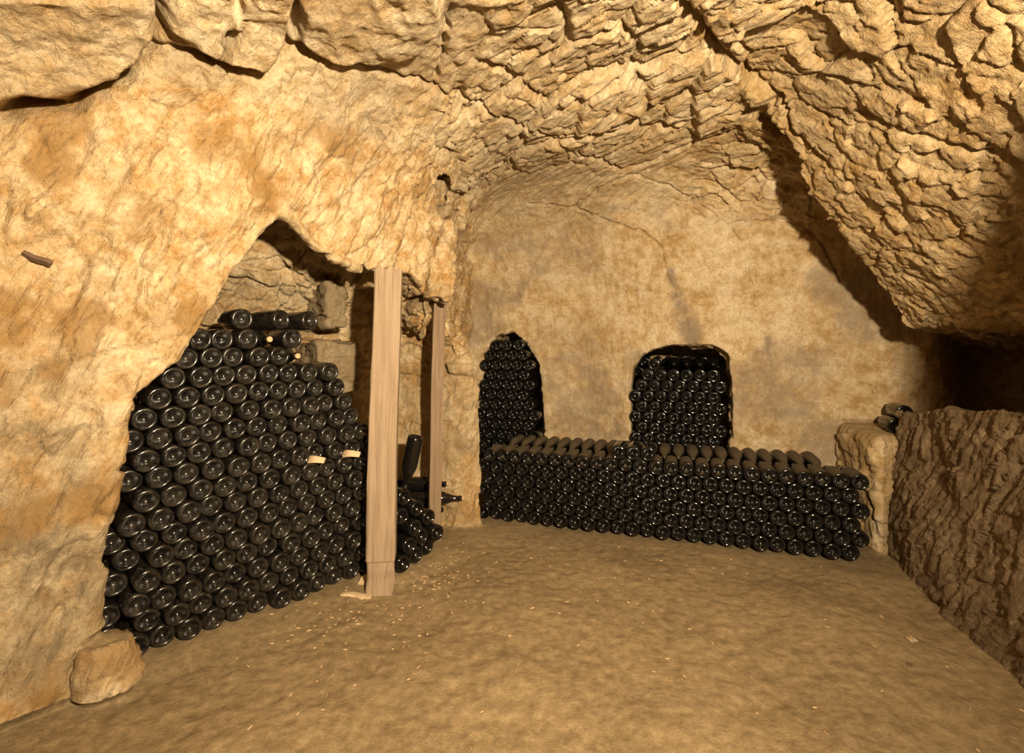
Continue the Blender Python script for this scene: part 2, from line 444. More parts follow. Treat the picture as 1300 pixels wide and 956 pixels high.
def rock_material(name, pale, mid_, ochre, grey, bump=0.5, axes=None):
    m, nt, nd, lk, bs = new_mat(name)
    tc = nd.new('ShaderNodeTexCoord'); vec = tc.outputs['Object']
    a = noise(nd, lk, vec, 4.5, 7, 0.62, 0.4); b = noise(nd, lk, vec, 17, 6, 0.65); c = noise(nd, lk, vec, 2.1, 5, 0.6, 0.8)
    r1 = ramp(nd, [(0.38, ochre), (0.49, mid_), (0.58, pale)]); lk.new(a.outputs[0], r1.inputs[0])
    r2 = ramp(nd, [(0.40, ochre), (0.58, pale)]); lk.new(b.outputs[0], r2.inputs[0])
    base = mix(nd, lk, 0.5, r1.outputs[0], r2.outputs[0])
    g = noise(nd, lk, vec, 70, 4, 0.7); rg = ramp(nd, [(0.30, (0.62, 0.55, 0.46)), (0.50, (1, 1, 1)), (0.72, (1.18, 1.16, 1.12))]); lk.new(g.outputs[0], rg.inputs[0])
    base = mix(nd, lk, 0.8, base, rg.outputs[0], 'MULTIPLY')
    bs.inputs['Metallic'].default_value = 0.0
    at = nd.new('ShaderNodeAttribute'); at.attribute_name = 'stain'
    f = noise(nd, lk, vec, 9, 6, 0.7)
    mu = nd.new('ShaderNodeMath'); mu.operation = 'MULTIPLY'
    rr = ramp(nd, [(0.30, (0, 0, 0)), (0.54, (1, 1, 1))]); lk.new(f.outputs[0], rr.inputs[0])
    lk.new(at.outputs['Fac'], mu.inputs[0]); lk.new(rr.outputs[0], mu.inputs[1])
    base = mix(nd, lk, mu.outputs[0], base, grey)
    at2 = nd.new('ShaderNodeAttribute'); at2.attribute_name = 'rust'
    base = mix(nd, lk, at2.outputs['Fac'], base, tuple(0.75 * v for v in ochre))
    lk.new(base, bs.inputs['Base Color'])
    bs.inputs['Roughness'].default_value = 0.9; bs.inputs['Specular IOR Level'].default_value = 0.2
    n1 = noise(nd, lk, vec, 55, 6, 0.7); n2 = noise(nd, lk, vec, 220, 3, 0.6)
    ad = nd.new('ShaderNodeMath'); ad.operation = 'MULTIPLY_ADD'; ad.inputs[1].default_value = 0.35
    lk.new(n2.outputs[0], ad.inputs[0]); lk.new(n1.outputs[0], ad.inputs[2])
    ht = ad.outputs[0]
    if axes:                                   # chisel strokes drawn out along the first axis
        cx = nd.new('ShaderNodeCombineXYZ')
        for k, a_ in enumerate(axes):
            dt = nd.new('ShaderNodeVectorMath'); dt.operation = 'DOT_PRODUCT'; dt.inputs[1].default_value = tuple(float(q) for q in a_)
            lk.new(vec, dt.inputs[0]); lk.new(dt.outputs['Value'], cx.inputs[k])
        n3 = noise(nd, lk, cx.outputs[0], 1.0, 5, 0.62, 0.9)
        vo = nd.new('ShaderNodeTexVoronoi'); vo.inputs['Scale'].default_value = 0.8; vo.inputs['Detail'].default_value = 1.5
        wv = nd.new('ShaderNodeVectorMath'); wv.operation = 'MULTIPLY_ADD'; lk.new(n1.outputs[1], wv.inputs[0]); wv.inputs[1].default_value = (0.5, 0.5, 0.5); lk.new(cx.outputs[0], wv.inputs[2])
        lk.new(wv.outputs[0], vo.inputs['Vector'])
        a2 = nd.new('ShaderNodeMath'); a2.operation = 'MULTIPLY_ADD'; a2.inputs[1].default_value = 2.2; lk.new(n3.outputs[0], a2.inputs[0]); lk.new(ht, a2.inputs[2])
        a3 = nd.new('ShaderNodeMath'); a3.operation = 'MULTIPLY_ADD'; a3.inputs[1].default_value = -0.9; lk.new(vo.outputs['Distance'], a3.inputs[0]); lk.new(a2.outputs[0], a3.inputs[2])
        ht = a3.outputs[0]
    bp = nd.new('ShaderNodeBump'); bp.inputs['Strength'].default_value = bump; bp.inputs['Distance'].default_value = 0.012
    lk.new(ht, bp.inputs['Height']); lk.new(bp.outputs[0], bs.inputs['Normal'])
    return m
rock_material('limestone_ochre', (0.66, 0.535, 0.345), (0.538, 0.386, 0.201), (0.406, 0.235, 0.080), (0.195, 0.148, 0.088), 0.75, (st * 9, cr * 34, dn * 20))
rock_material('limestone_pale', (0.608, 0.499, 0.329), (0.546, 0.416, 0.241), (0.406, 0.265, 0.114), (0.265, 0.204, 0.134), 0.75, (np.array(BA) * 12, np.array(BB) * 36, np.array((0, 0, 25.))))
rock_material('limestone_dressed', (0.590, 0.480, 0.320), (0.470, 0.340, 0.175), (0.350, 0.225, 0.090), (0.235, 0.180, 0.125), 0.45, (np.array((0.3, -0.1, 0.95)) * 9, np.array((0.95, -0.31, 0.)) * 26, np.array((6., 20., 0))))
rock_material('limestone_brown', (0.52, 0.40, 0.235), (0.45, 0.32, 0.155), (0.35, 0.215, 0.082), (0.22, 0.165, 0.10), 0.8, (ra * 16, rb * 28, rc * 28))
rock_material('hewn_stone', (0.28, 0.207, 0.125), (0.215, 0.153, 0.088), (0.155, 0.104, 0.054), (0.10, 0.075, 0.047), 0.8, (np.array((0.1, -0.55, 0.83)) * 11, np.array((0.2, 0.81, 0.55)) * 34, np.array((20., 0, 0))))
rock_material('grey_stone', (0.285, 0.226, 0.142), (0.240, 0.182, 0.110), (0.195, 0.138, 0.071), (0.135, 0.109, 0.071), 0.5)

def floor_material():
    m, nt, nd, lk, bs = new_mat('trodden_earth')
    tc = nd.new('ShaderNodeTexCoord'); vec = tc.outputs['Object']
    a = noise(nd, lk, vec, 2.2, 8, 0.65, 0.3); b = noise(nd, lk, vec, 26, 6, 0.7); c = noise(nd, lk, vec, 120, 3, 0.6)
    r1 = ramp(nd, [(0.33, (0.17, 0.122, 0.066)), (0.52, (0.26, 0.19, 0.10)), (0.68, (0.36, 0.27, 0.15))]); lk.new(a.outputs[0], r1.inputs[0])
    r2 = ramp(nd, [(0.34, (0.13, 0.088, 0.042)), (0.55, (0.27, 0.195, 0.105)), (0.74, (0.42, 0.32, 0.18))]); lk.new(b.outputs[0], r2.inputs[0])
    base = mix(nd, lk, 0.6, r1.outputs[0], r2.outputs[0])
    r3 = ramp(nd, [(0.62, (0, 0, 0)), (0.72, (1, 1, 1))]); lk.new(c.outputs[0], r3.inputs[0])
    sc = nd.new('ShaderNodeMath'); sc.operation = 'MULTIPLY'; sc.inputs[1].default_value = 0.4; lk.new(r3.outputs[0], sc.inputs[0])
    base = mix(nd, lk, sc.outputs[0], base, (0.50, 0.38, 0.20))
    lk.new(base, bs.inputs['Base Color']); bs.inputs['Roughness'].default_value = 0.92; bs.inputs['Specular IOR Level'].default_value = 0.2
    bp = nd.new('ShaderNodeBump'); bp.inputs['Strength'].default_value = 0.6; bp.inputs['Distance'].default_value = 0.010
    ad = nd.new('ShaderNodeMath'); ad.operation = 'MULTIPLY_ADD'; ad.inputs[1].default_value = 0.4
    lk.new(c.outputs[0], ad.inputs[0]); lk.new(b.outputs[0], ad.inputs[2])
    lk.new(ad.outputs[0], bp.inputs['Height']); lk.new(bp.outputs[0], bs.inputs['Normal'])
floor_material()

def wood_material(name, light, dark, axis_scale=(28, 28, 1.6)):
    m, nt, nd, lk, bs = new_mat(name)
    tc = nd.new('ShaderNodeTexCoord'); mp = nd.new('ShaderNodeMapping'); mp.inputs['Scale'].default_value = axis_scale
    lk.new(tc.outputs['Object'], mp.inputs['Vector'])
    a = noise(nd, lk, mp.outputs[0], 1.0, 6, 0.65, 0.6); b = noise(nd, lk, tc.outputs['Object'], 5, 4, 0.6)
    r = ramp(nd, [(0.30, dark), (0.62, light)]); lk.new(a.outputs[0], r.inputs[0])
    r2 = ramp(nd, [(0.30, tuple(v * 0.72 for v in light)), (0.66, light)]); lk.new(b.outputs[0], r2.inputs[0])
    lk.new(mix(nd, lk, 0.22, r.outputs[0], r2.outputs[0]), bs.inputs['Base Color'])
    bs.inputs['Roughness'].default_value = 0.85; bs.inputs['Specular IOR Level'].default_value = 0.25
    bp = nd.new('ShaderNodeBump'); bp.inputs['Strength'].default_value = 0.35; bp.inputs['Distance'].default_value = 0.004
    lk.new(a.outputs[0], bp.inputs['Height']); lk.new(bp.outputs[0], bs.inputs['Normal'])
wood_material('weathered_wood', (0.36, 0.268, 0.180), (0.19, 0.125, 0.075), (55, 55, 2.2))
wood_material('grey_wood', (0.27, 0.19, 0.12), (0.14, 0.09, 0.055), (55, 55, 2.2))
wood_material('pale_wood', (0.66, 0.50, 0.31), (0.50, 0.35, 0.19), (20, 2, 20))
wood_material('dark_wood', (0.16, 0.10, 0.06), (0.08, 0.05, 0.03), (2, 30, 30))
wood_material('cork', (0.62, 0.42, 0.24), (0.45, 0.28, 0.14), (60, 60, 60))

def at_len(nd):               # distance from the bottle's base, stored on its mesh
    a = nd.new('ShaderNodeAttribute'); a.attribute_name = 'along'; return a.outputs['Vector']
def glass_material(name, dust_amt, top_dust, rough):
    m, nt, nd, lk, bs = new_mat(name)
    tc = nd.new('ShaderNodeTexCoord'); oi = nd.new('ShaderNodeObjectInfo')
    vm = nd.new('ShaderNodeVectorMath'); vm.operation = 'ADD'
    sc = nd.new('ShaderNodeVectorMath'); sc.operation = 'SCALE'; sc.inputs['Scale'].default_value = 37.0
    cx = nd.new('ShaderNodeCombineXYZ'); lk.new(oi.outputs['Random'], cx.inputs[0]); lk.new(oi.outputs['Random'], cx.inputs[2])
    lk.new(cx.outputs[0], sc.inputs[0]); lk.new(tc.outputs['Object'], vm.inputs[0]); lk.new(sc.outputs[0], vm.inputs[1])
    a = noise(nd, lk, vm.outputs[0], 26, 5, 0.65, 1.2)
    r = ramp(nd, [(0.40, (0, 0, 0)), (0.66, (1, 1, 1))]); lk.new(a.outputs[0], r.inputs[0])
    k = nd.new('ShaderNodeMath'); k.operation = 'MULTIPLY'; k.inputs[1].default_value = dust_amt; lk.new(r.outputs[0], k.inputs[0])
    fac = k.outputs[0]
    col1 = mix(nd, lk, fac, (0.006, 0.0055, 0.005), (0.105, 0.082, 0.055))
    if top_dust > 0:
        g = nd.new('ShaderNodeNewGeometry'); sx = nd.new('ShaderNodeSeparateXYZ'); lk.new(g.outputs['Normal'], sx.inputs[0])
        mr = nd.new('ShaderNodeMapRange'); mr.inputs[1].default_value = 0.35; mr.inputs[2].default_value = 0.8
        mr.inputs[4].default_value = top_dust; lk.new(sx.outputs[2], mr.inputs[0])
        so = nd.new('ShaderNodeSeparateXYZ'); lk.new(at_len(nd), so.inputs[0])
        m2 = nd.new('ShaderNodeMapRange'); m2.inputs[1].default_value = 0.010; m2.inputs[2].default_value = 0.025; lk.new(so.outputs[0], m2.inputs[0])
        pm = nd.new('ShaderNodeMath'); pm.operation = 'MULTIPLY'; lk.new(mr.outputs[0], pm.inputs[0]); lk.new(m2.outputs[0], pm.inputs[1]); mr = pm
        col1 = mix(nd, lk, mr.outputs[0], col1, (0.080, 0.058, 0.032))
        mx = nd.new('ShaderNodeMath'); mx.operation = 'MAXIMUM'; lk.new(mr.outputs[0], mx.inputs[0]); lk.new(fac, mx.inputs[1]); fac = mx.outputs[0]
    lk.new(col1, bs.inputs['Base Color'])
    ro = nd.new('ShaderNodeMapRange'); ro.inputs[3].default_value = rough; ro.inputs[4].default_value = 0.85; lk.new(fac, ro.inputs[0])
    lk.new(ro.outputs[0], bs.inputs['Roughness']); bs.inputs['IOR'].default_value = 1.5; bs.inputs['Specular IOR Level'].default_value = 0.5
glass_material('dusty_glass', 0.24, 0.0, 0.16)
glass_material('black_glass', 0.03, 0.0, 0.12)
glass_material('dust_topped_glass', 0.03, 0.9, 0.12)

# ------------------------------------------------------------------ object helpers
def tag(o, label, cat, group=None, kind=None):
    if label: o['label'] = label
    if cat: o['category'] = cat
    if group: o['group'] = group
    if kind: o['kind'] = kind
    return o
def mesh_obj(name, verts, faces, mat, parent=None, smooth_=True, normals=None):
    me = bpy.data.meshes.new(name)
    verts = np.asarray(verts, np.float32); faces = np.asarray(faces)
    if faces.ndim == 2:
        k = faces.shape[1]
        me.vertices.add(len(verts)); me.vertices.foreach_set('co', verts.ravel())
        me.loops.add(len(faces) * k); me.loops.foreach_set('vertex_index', faces.astype(np.int32).ravel())
        me.polygons.add(len(faces)); me.polygons.foreach_set('loop_start', np.arange(0, len(faces) * k, k, dtype=np.int32))
        me.update(calc_edges=True)
    me.polygons.foreach_set('use_smooth', np.full(len(me.polygons), smooth_))
    if normals is not None: me.normals_split_custom_set_from_vertices(normals.astype(np.float32))
    me.materials.append(MATS[mat])
    o = bpy.data.objects.new(name, me); col.objects.link(o)
    if parent: o.parent = parent
    return o
def poly_obj(name, verts, faces, mat, parent=None, smooth_=False):
    me = bpy.data.meshes.new(name); me.from_pydata([tuple(v) for v in verts], [], faces); me.update()
    me.polygons.foreach_set('use_smooth', np.full(len(me.polygons), smooth_))
    me.materials.append(MATS[mat]); o = bpy.data.objects.new(name, me); col.objects.link(o)
    if parent: o.parent = parent
    return o

# ------------------------------------------------------------------ the cave: split into floor, ceiling, walls
FC = VA[Q].mean(1); FN = NSA[Q].mean(1)
fs, fnn = left_frame(FC[:, 0], FC[:, 1]); ft, fm = back_frame(FC[:, 0], FC[:, 1])
cls = np.full(len(Q), 3)
f_up = FN[:, 2]
isfloor = (f_up > 0.6) & (FC[:, 2] < 0.25)
fbk = FN[:, 0] * -MD[0] + FN[:, 1] * -MD[1]
isceil = (FC[:, 2] > 1.35) & (f_up < -0.52) & (FC[:, 0] < 1.15 + 0.9 * (2.3 - FC[:, 2]))
isback = (fm > -0.45) & (ft > -0.55) & ((fbk > 0.2) | (fm > 0.03)) & ~((fm < 0.0) & (fbk < 0.35)) & (fnn < 1.2)
isleft = (FC[:, 0] < 0.6)
isback &= ~((FC[:, 0] > 2.085 + 0.1 * (FC[:, 1] - 2.9)) & (FC[:, 2] < 0.70))
cls[isleft] = 2; cls[isback] = 1; cls[isceil] = 0; cls[isfloor] = 4
cls[FC[:, 1] < 0.5] = np.where(FC[FC[:, 1] < 0.5][:, 2] < 0.1, 4, np.where(f_up[FC[:, 1] < 0.5] < -0.6, 0, np.where(FC[FC[:, 1] < 0.5][:, 0] < 0, 2, 3)))
# stains: grey bloom and dirt with shapes of their own
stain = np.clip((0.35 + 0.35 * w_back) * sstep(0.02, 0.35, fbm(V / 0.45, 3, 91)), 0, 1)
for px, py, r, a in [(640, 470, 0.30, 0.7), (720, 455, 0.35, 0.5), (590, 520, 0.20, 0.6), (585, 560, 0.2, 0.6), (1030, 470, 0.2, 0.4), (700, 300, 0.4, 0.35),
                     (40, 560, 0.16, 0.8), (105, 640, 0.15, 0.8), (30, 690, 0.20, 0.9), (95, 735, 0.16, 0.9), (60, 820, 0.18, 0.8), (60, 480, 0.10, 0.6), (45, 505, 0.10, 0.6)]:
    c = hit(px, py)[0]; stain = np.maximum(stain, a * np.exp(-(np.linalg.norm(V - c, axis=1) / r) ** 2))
for pts, wd in [([(852, 345), (860, 380)], 0.028), ([(860, 375), (872, 410)], 0.048), ([(868, 400), (880, 430)], 0.075), ([(975, 430), (980, 465)], 0.022)]:
    pp = np.array(pts, float); q, d = polydist(VJ, hit(pp[:, 0], pp[:, 1]), 0.3)
    stain[q] = np.maximum(stain[q], 0.9 * sstep(wd * 1.5, wd * 0.4, d))
rust = np.clip(0.75 * w_left * sstep(0.05, 0.40, fbm(V / 0.16, 3, 95)) + 0.35 * w_ceil * sstep(0.15, 0.5, fbm(V / 0.2, 3, 96)), 0, 0.9)

SETTING = {}
for k, (nm, mt) in enumerate([('ceiling', 'limestone_pale'), ('wall_back', 'limestone_dressed'), ('wall_left', 'limestone_ochre'), ('wall_right', 'limestone_brown'), ('floor', 'trodden_earth')]):
    f = Q[cls == k]; u, inv = np.unique(f, return_inverse=True)
    o = mesh_obj(nm, V2[u], inv.reshape(-1, 4), mt, normals=N2[u])
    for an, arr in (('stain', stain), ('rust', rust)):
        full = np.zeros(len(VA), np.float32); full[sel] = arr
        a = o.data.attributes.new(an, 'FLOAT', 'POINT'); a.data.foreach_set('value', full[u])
    o['kind'] = 'structure'; SETTING[nm] = o

# ------------------------------------------------------------------ hewn parapet on the right
def hewn_block(name, c8, res, mat, amp, seed, chip=(0.10, 0.035, 0.10), axes=None, parent=None):
    """six-sided block through 8 corners, every face cut finely and roughened; c8 = bottom 4 then top 4, counter-clockwise"""
    c8 = np.array(c8, float)
    faces6 = [(0, 1, 5, 4), (1, 2, 6, 5), (2, 3, 7, 6), (3, 0, 4, 7), (4, 5, 6, 7), (3, 2, 1, 0)]
    Vs, Fs, base = [], [], 0
    for f in faces6:
        a, b, c, d = c8[list(f)]
        nu = max(2, int(max(np.linalg.norm(b - a), np.linalg.norm(c - d)) / res)); nv = max(2, int(max(np.linalg.norm(d - a), np.linalg.norm(c - b)) / res))
        uu, vv = np.meshgrid(np.linspace(0, 1, nu + 1), np.linspace(0, 1, nv + 1), indexing='ij')
        uu = uu[..., None]; vv = vv[..., None]
        g = ((1 - uu) * (1 - vv) * a + uu * (1 - vv) * b + uu * vv * c + (1 - uu) * vv * d).reshape(-1, 3)
        i = np.arange((nu + 1) * (nv + 1)).reshape(nu + 1, nv + 1)
        Vs.append(g); Fs.append(np.stack([i[:-1, :-1], i[1:, :-1], i[1:, 1:], i[:-1, 1:]], -1).reshape(-1, 4) + base); base += len(g)
    Vb = np.concatenate(Vs); Fb = np.concatenate(Fs)
    key = np.round(Vb * 2000).astype(np.int64); _, fi, inv = np.unique(key, axis=0, return_index=True, return_inverse=True)
    inv = inv.ravel(); Vb = Vb[fi]; Fb = inv[Fb]
    Vb = smooth(Vb, Fb, 4); Nb = smooth(vert_normals(Vb, Fb), Fb, 4); Nb /= np.linalg.norm(Nb, axis=1, keepdims=True) + 1e-9
    ax = axes or ((1, 0, 0), (0, 0, 1), (0, 1, 0))
    wv = Vb + 0.03 * np.stack([fbm(Vb / 0.15, 2, seed + k) for k in (1, 2, 3)], 1)
    c = np.stack([wv @ np.array(a) for a in ax], 1)
    cid, e, off = worley(c / np.array(chip), seed)
    k1 = (cid * 7.1) % 1 - 0.5; k2 = (cid * 13.7) % 1 - 0.5
    dd = amp * ((cid - 0.5) + 1.6 * (k1 * off[:, 0] + k2 * off[:, 1])) + amp * 0.8 * ridged(c / (np.array(chip) * 0.45), 2, seed + 5) * 0.5 + amp * 1.6 * fbm(Vb / 0.30, 2, seed + 9)
    Vb = Vb + Nb * dd[:, None]
    return mesh_obj(name, Vb, Fb, mat, parent)
block = hewn_block('stone_parapet', [(1.26, 0.05, -0.06), (2.70, 0.05, -0.06), (2.70, 2.90, -0.06), (2.10, 2.88, -0.06),
                                     (1.28, 0.05, 1.22), (2.70, 0.05, 0.96), (2.70, 2.90, 0.68), (2.16, 2.87, 0.80)],
                   0.0115, 'hewn_stone', 0.020, 201, chip=(0.13, 0.036, 0.08), axes=((0.1, -0.55, 0.83), (0.2, 0.81, 0.55), (0.97, -0.1, 0.1)))
tag(block, 'dark rough-hewn stone parapet standing on the floor right of the long low bottle stack', 'stone block')

# ------------------------------------------------------------------ bottles
R = 0.0440
PROFILE = [(0.0, 0.030), (0.010, 0.027), (0.020, 0.016), (0.027, 0.006), (0.0315, 0.0015), (0.035, 0.0), (0.0395, 0.0012), (0.0428, 0.005),
           (R, 0.012), (R, 0.060), (R, 0.165), (0.0415, 0.182), (0.035, 0.207), (0.026, 0.232), (0.0185, 0.255), (0.0150, 0.275), (0.0138, 0.292),
           (0.0172, 0.293), (0.0172, 0.301), (0.0140, 0.303), (0.0140, 0.310), (0.0, 0.311)]
def lathe(prof, seg):
    vs, fs = [], []
    rings = []
    for r, h in prof:
        if r == 0: rings.append([len(vs)]); vs.append((0, h, 0))
        else:
            rings.append(list(range(len(vs), len(vs) + seg)))
            vs += [(r * math.cos(2 * math.pi * k / seg), h, r * math.sin(2 * math.pi * k / seg)) for k in range(seg)]
    for a, b in zip(rings[:-1], rings[1:]):
        for k in range(seg):
            k2 = (k + 1) % seg
            if len(a) == 1: fs.append((a[0], b[k], b[k2]))
            elif len(b) == 1: fs.append((a[k], b[0], a[k2]))
            else: fs.append((a[k], b[k], b[k2], a[k2]))
    return vs, fs
def bottle_mesh(name, mat, seg=20):
    vs, fs = lathe(PROFILE, seg)
    me = bpy.data.meshes.new(name); me.from_pydata(vs, [], fs); me.update()
    me.polygons.foreach_set('use_smooth', np.full(len(fs), True)); me.materials.append(MATS[mat])
    me.attributes.new('along', 'FLOAT_VECTOR', 'POINT').data.foreach_set('vector', np.repeat(np.array([v[1] for v in vs], np.float32), 3)); return me
ME_DUSTY = bottle_mesh('bottle_dusty', 'dusty_glass'); ME_BLACK = bottle_mesh('bottle_black', 'black_glass'); ME_TOP = bottle_mesh('bottle_dust_topped', 'dust_topped_glass')
cv, cf = lathe([(0, 0.300), (0.0125, 0.3), (0.0125, 0.318), (0.011, 0.3205), (0, 0.321)], 14)
ME_CORK = bpy.data.meshes.new('cork'); ME_CORK.from_pydata(cv, [], cf); ME_CORK.update(); ME_CORK.materials.append(MATS['cork'])

def axis_matrix(base, axis, roll=0.0):
    yv = Vector(axis).normalized()
    q = Vector((0, 1, 0)).rotation_difference(yv)
    return Matrix.Translation(Vector(base)) @ q.to_matrix().to_4x4() @ Matrix.Rotation(roll, 4, 'Y')
BOT = []     # matrix, mesh, label, group, cork, rank
def add_bottle(base, axis, me, label, group, cork=False, force=False):
    b = Vector(base); dist = (b - Vector(EYE)).length
    BOT.append([axis_matrix(base, axis, random.uniform(0, 6.28)), me, label, group, cork, -1 if force else dist])

# the tall stack in the recess of the left wall
HL = [(-0.12, 0.50), (-0.04, 1.00), (0.10, 1.10), (0.20, 1.24), (0.28, 1.30), (0.40, 1.30), (0.62, 1.30), (0.69, 1.19), (0.84, 1.10), (0.90, 1.00), (0.97, 0.84), (1.03, 0.64), (1.06, 0.1)]
ORD = ['first', 'second', 'third', 'fourth', 'fifth', 'sixth', 'seventh', 'eighth', 'ninth', 'tenth', 'eleventh', 'twelfth', 'thirteenth', 'fourteenth', 'fifteenth',
       'sixteenth', 'seventeenth', 'eighteenth', 'nineteenth', 'twentieth', 'twenty-first', 'twenty-second', 'twenty-third', 'twenty-fourth', 'twenty-fifth', 'twenty-sixth']
G_L = 'bottles stacked in the recess of the left wall'
L_L = 'dusty dark wine bottle lying base outward within the tall stack beside the thick wooden post'
L_LB = 'dusty dark wine bottle in the floor row of the tall stack beside the thick wooden post'
D = 0.0880; RH = 0.0763; DL = 0.0890; RHL = 0.0772
cells = []
for j in range(17):
    for i in range(14):
        s = -0.085 + i * DL + (j % 2) * DL * 0.5
        z0 = 0.064 + j * RHL
        hm = np.interp(s, [a for a, b in HL], [b for a, b in HL])
        if z0 + 0.03 > hm or s > 1.005 or s < -0.10: continue
        if j == 0 and s < -0.02: continue
        if z0 > 0.30 and s < -0.05: continue
        if z0 > 0.60 and s < -0.005: continue
        if z0 > 0.95 and s < 0.06: continue
        cells.append((j, s, z0))
HEAP = [(1.112, 0.062, -0.132), (1.222, 0.062, -0.088), (1.322, 0.062, -0.045), (1.165, 0.130, -0.112), (1.278, 0.130, -0.064), (1.362, 0.132, -0.085),
        (1.218, 0.197, -0.088), (1.335, 0.198, -0.045), (1.270, 0.270, -0.032), (1.160, 0.264, -0.046), (1.212, 0.338, 0.006)]      # along, height, set back
cells += [(-1, a, b) for a, b, c in HEAP]; NST = len(cells) - len(HEAP)
rs0 = np.random.RandomState(3)
SZ = np.array([(c[1], c[2]) for c in cells]) + rs0.uniform(-0.009, 0.009, (len(cells), 2)) * (np.arange(len(cells)) < NST)[:, None]
home = np.array([c[1] for c in cells])
for it in range(900):                      # let the jumbled bottles settle onto each other and onto the floor
    if it < 120: SZ[:, 1] -= 0.0004
    SZ[:, 0] += (0.06 if it < 700 else 0.0) * (home - SZ[:, 0])
    dv = SZ[:, None] - SZ[None]; dd = np.sqrt((dv ** 2).sum(2)) + np.eye(len(SZ))
    pen = np.clip(2 * R - dd, 0, None) * (1 - np.eye(len(SZ)))
    SZ += 0.8 * (dv / dd[..., None] * pen[..., None]).sum(1) * 0.5
    SZ[:NST, 0] = np.clip(SZ[:NST, 0], -0.062, 1.02)
    SZ[:, 1] = np.maximum(SZ[:, 1], 0.0645 + 0.004 * (1 + np.sin(SZ[:, 0] * 11)) * (np.array([c[0] for c in cells]) > 0))
for (j, _, _), (s, z0) in zip(cells[:NST], SZ[:NST]):
    n = 0.012 * math.sin(s * 9 + j * 1.7) + random.uniform(-0.022, 0.026) - 0.02
    if s < 0.0: n = max(n, 0.0) + 0.03          # tucked in behind the rock lip
    ax = Vector((ND[0], ND[1], 0)) + Vector((SD[0], SD[1], 0)) * random.uniform(-0.005, 0.005) + Vector((0, 0, random.uniform(-0.004, 0.004)))
    add_bottle(left_pt(s, n, z0), ax, ME_DUSTY, [j, s], G_L)
def crest(s):                               # height of the stack's top bottles about s
    return max(z0 + math.sqrt(max(0, (2 * R) ** 2 - (s - s1) ** 2)) for s1, z0 in SZ if abs(s - s1) < 2 * R)
for j in range(17):          # rows counted from the floor, bottles counted from the post
    for k, b in enumerate(sorted([b for b in BOT if isinstance(b[2], list) and b[2][0] == j], key=lambda b: -b[2][1])):
        b[2] = ('dusty bottle on the floor under the tall stack, %s from the thick wooden post' % ORD[k] if j == 0 else
                'dusty bottle in the %s row up of the tall stack, %s from the thick post' % (ORD[j], ORD[k]))
for ss, zz, tx in ((0.468, 1.245, 'upper'), (0.69, 1.13, 'lower')):       # two lie the other way round, corked necks out
    tgt = left_pt(ss, -0.02, zz); b = min([b for b in BOT], key=lambda b: (b[0].translation - tgt).length)
    p = b[0].translation; b[0] = axis_matrix(p + Vector((ND[0], ND[1], 0)) * 0.335, (-ND[0], -ND[1], 0)); b[4] = True
    b[2] = 'bottle lying neck out in the tall stack, its pale cork showing, %s of two' % tx; b[5] = -1
# a few lying loose on top of it
add_bottle(left_pt(0.385, -0.02, crest(0.385)), (-0.70, 0.71, 0.0), ME_DUSTY, 'dusty bottle lying loose on top of the tall stack, closest to the rock overhang', G_L, force=True)
add_bottle(left_pt(0.545, -0.03, max(crest(0.545), crest(0.50))), (-0.86, 0.45, -0.03), ME_DUSTY, 'dusty bottle lying askew on top of the tall stack, between two others', G_L, force=True)
add_bottle(left_pt(0.665, -0.05, max(crest(0.64), crest(0.61))), (-0.82, 0.50, -0.03), ME_DUSTY, 'dusty bottle lying askew on top of the tall stack, furthest from the rock overhang', G_L, force=True)

# loose heap behind the post
G_H = 'loose bottles heaped behind the thick post'
L_H = 'dark wine bottle lying in the loose heap between the two wooden posts'
AX = (-0.75, 0.66, 0.0)
for (a, b, c), (s1, z1) in zip(HEAP, SZ[NST:]):
    add_bottle(left_pt(s1, c, z1), Vector((ND[0], ND[1], 0)) + Vector((random.uniform(-0.004, 0.004), random.uniform(-0.004, 0.004), 0)), ME_BLACK, L_H, G_H, force=True)
for bx, by, bz in ((-0.76, 3.17, 0.064), (-0.74, 3.21, 0.142)): add_bottle((bx, by, bz), (1, 0, 0), ME_BLACK, L_H, G_H, force=True)
add_bottle((-0.62, 3.18, 0.224), (1, 0, 0), ME_BLACK, 'dark wine bottle with corked neck lying atop the loose heap behind the slim wooden post', G_H, cork=True, force=True)
add_bottle((-0.72, 3.22, 0.302), (1, 0, 0), ME_BLACK, 'dark wine bottle lying neck out against the recess wall above the loose heap', G_H, cork=True, force=True)
lean_ax = Vector((-0.22, 0.08, -0.97)).normalized(); e1 = left_pt(1.265, 0.09, max(z1 + math.sqrt(max(0, (R + 0.014) ** 2 - (1.265 - s1) ** 2)) for s1, z1 in SZ[NST:] if abs(1.265 - s1) < R + 0.014) - 0.006)
add_bottle(e1 - lean_ax * 0.311, lean_ax, ME_BLACK, 'dark wine bottle standing upside down, leaning on the loose heap beside the thick post', G_H, force=True)

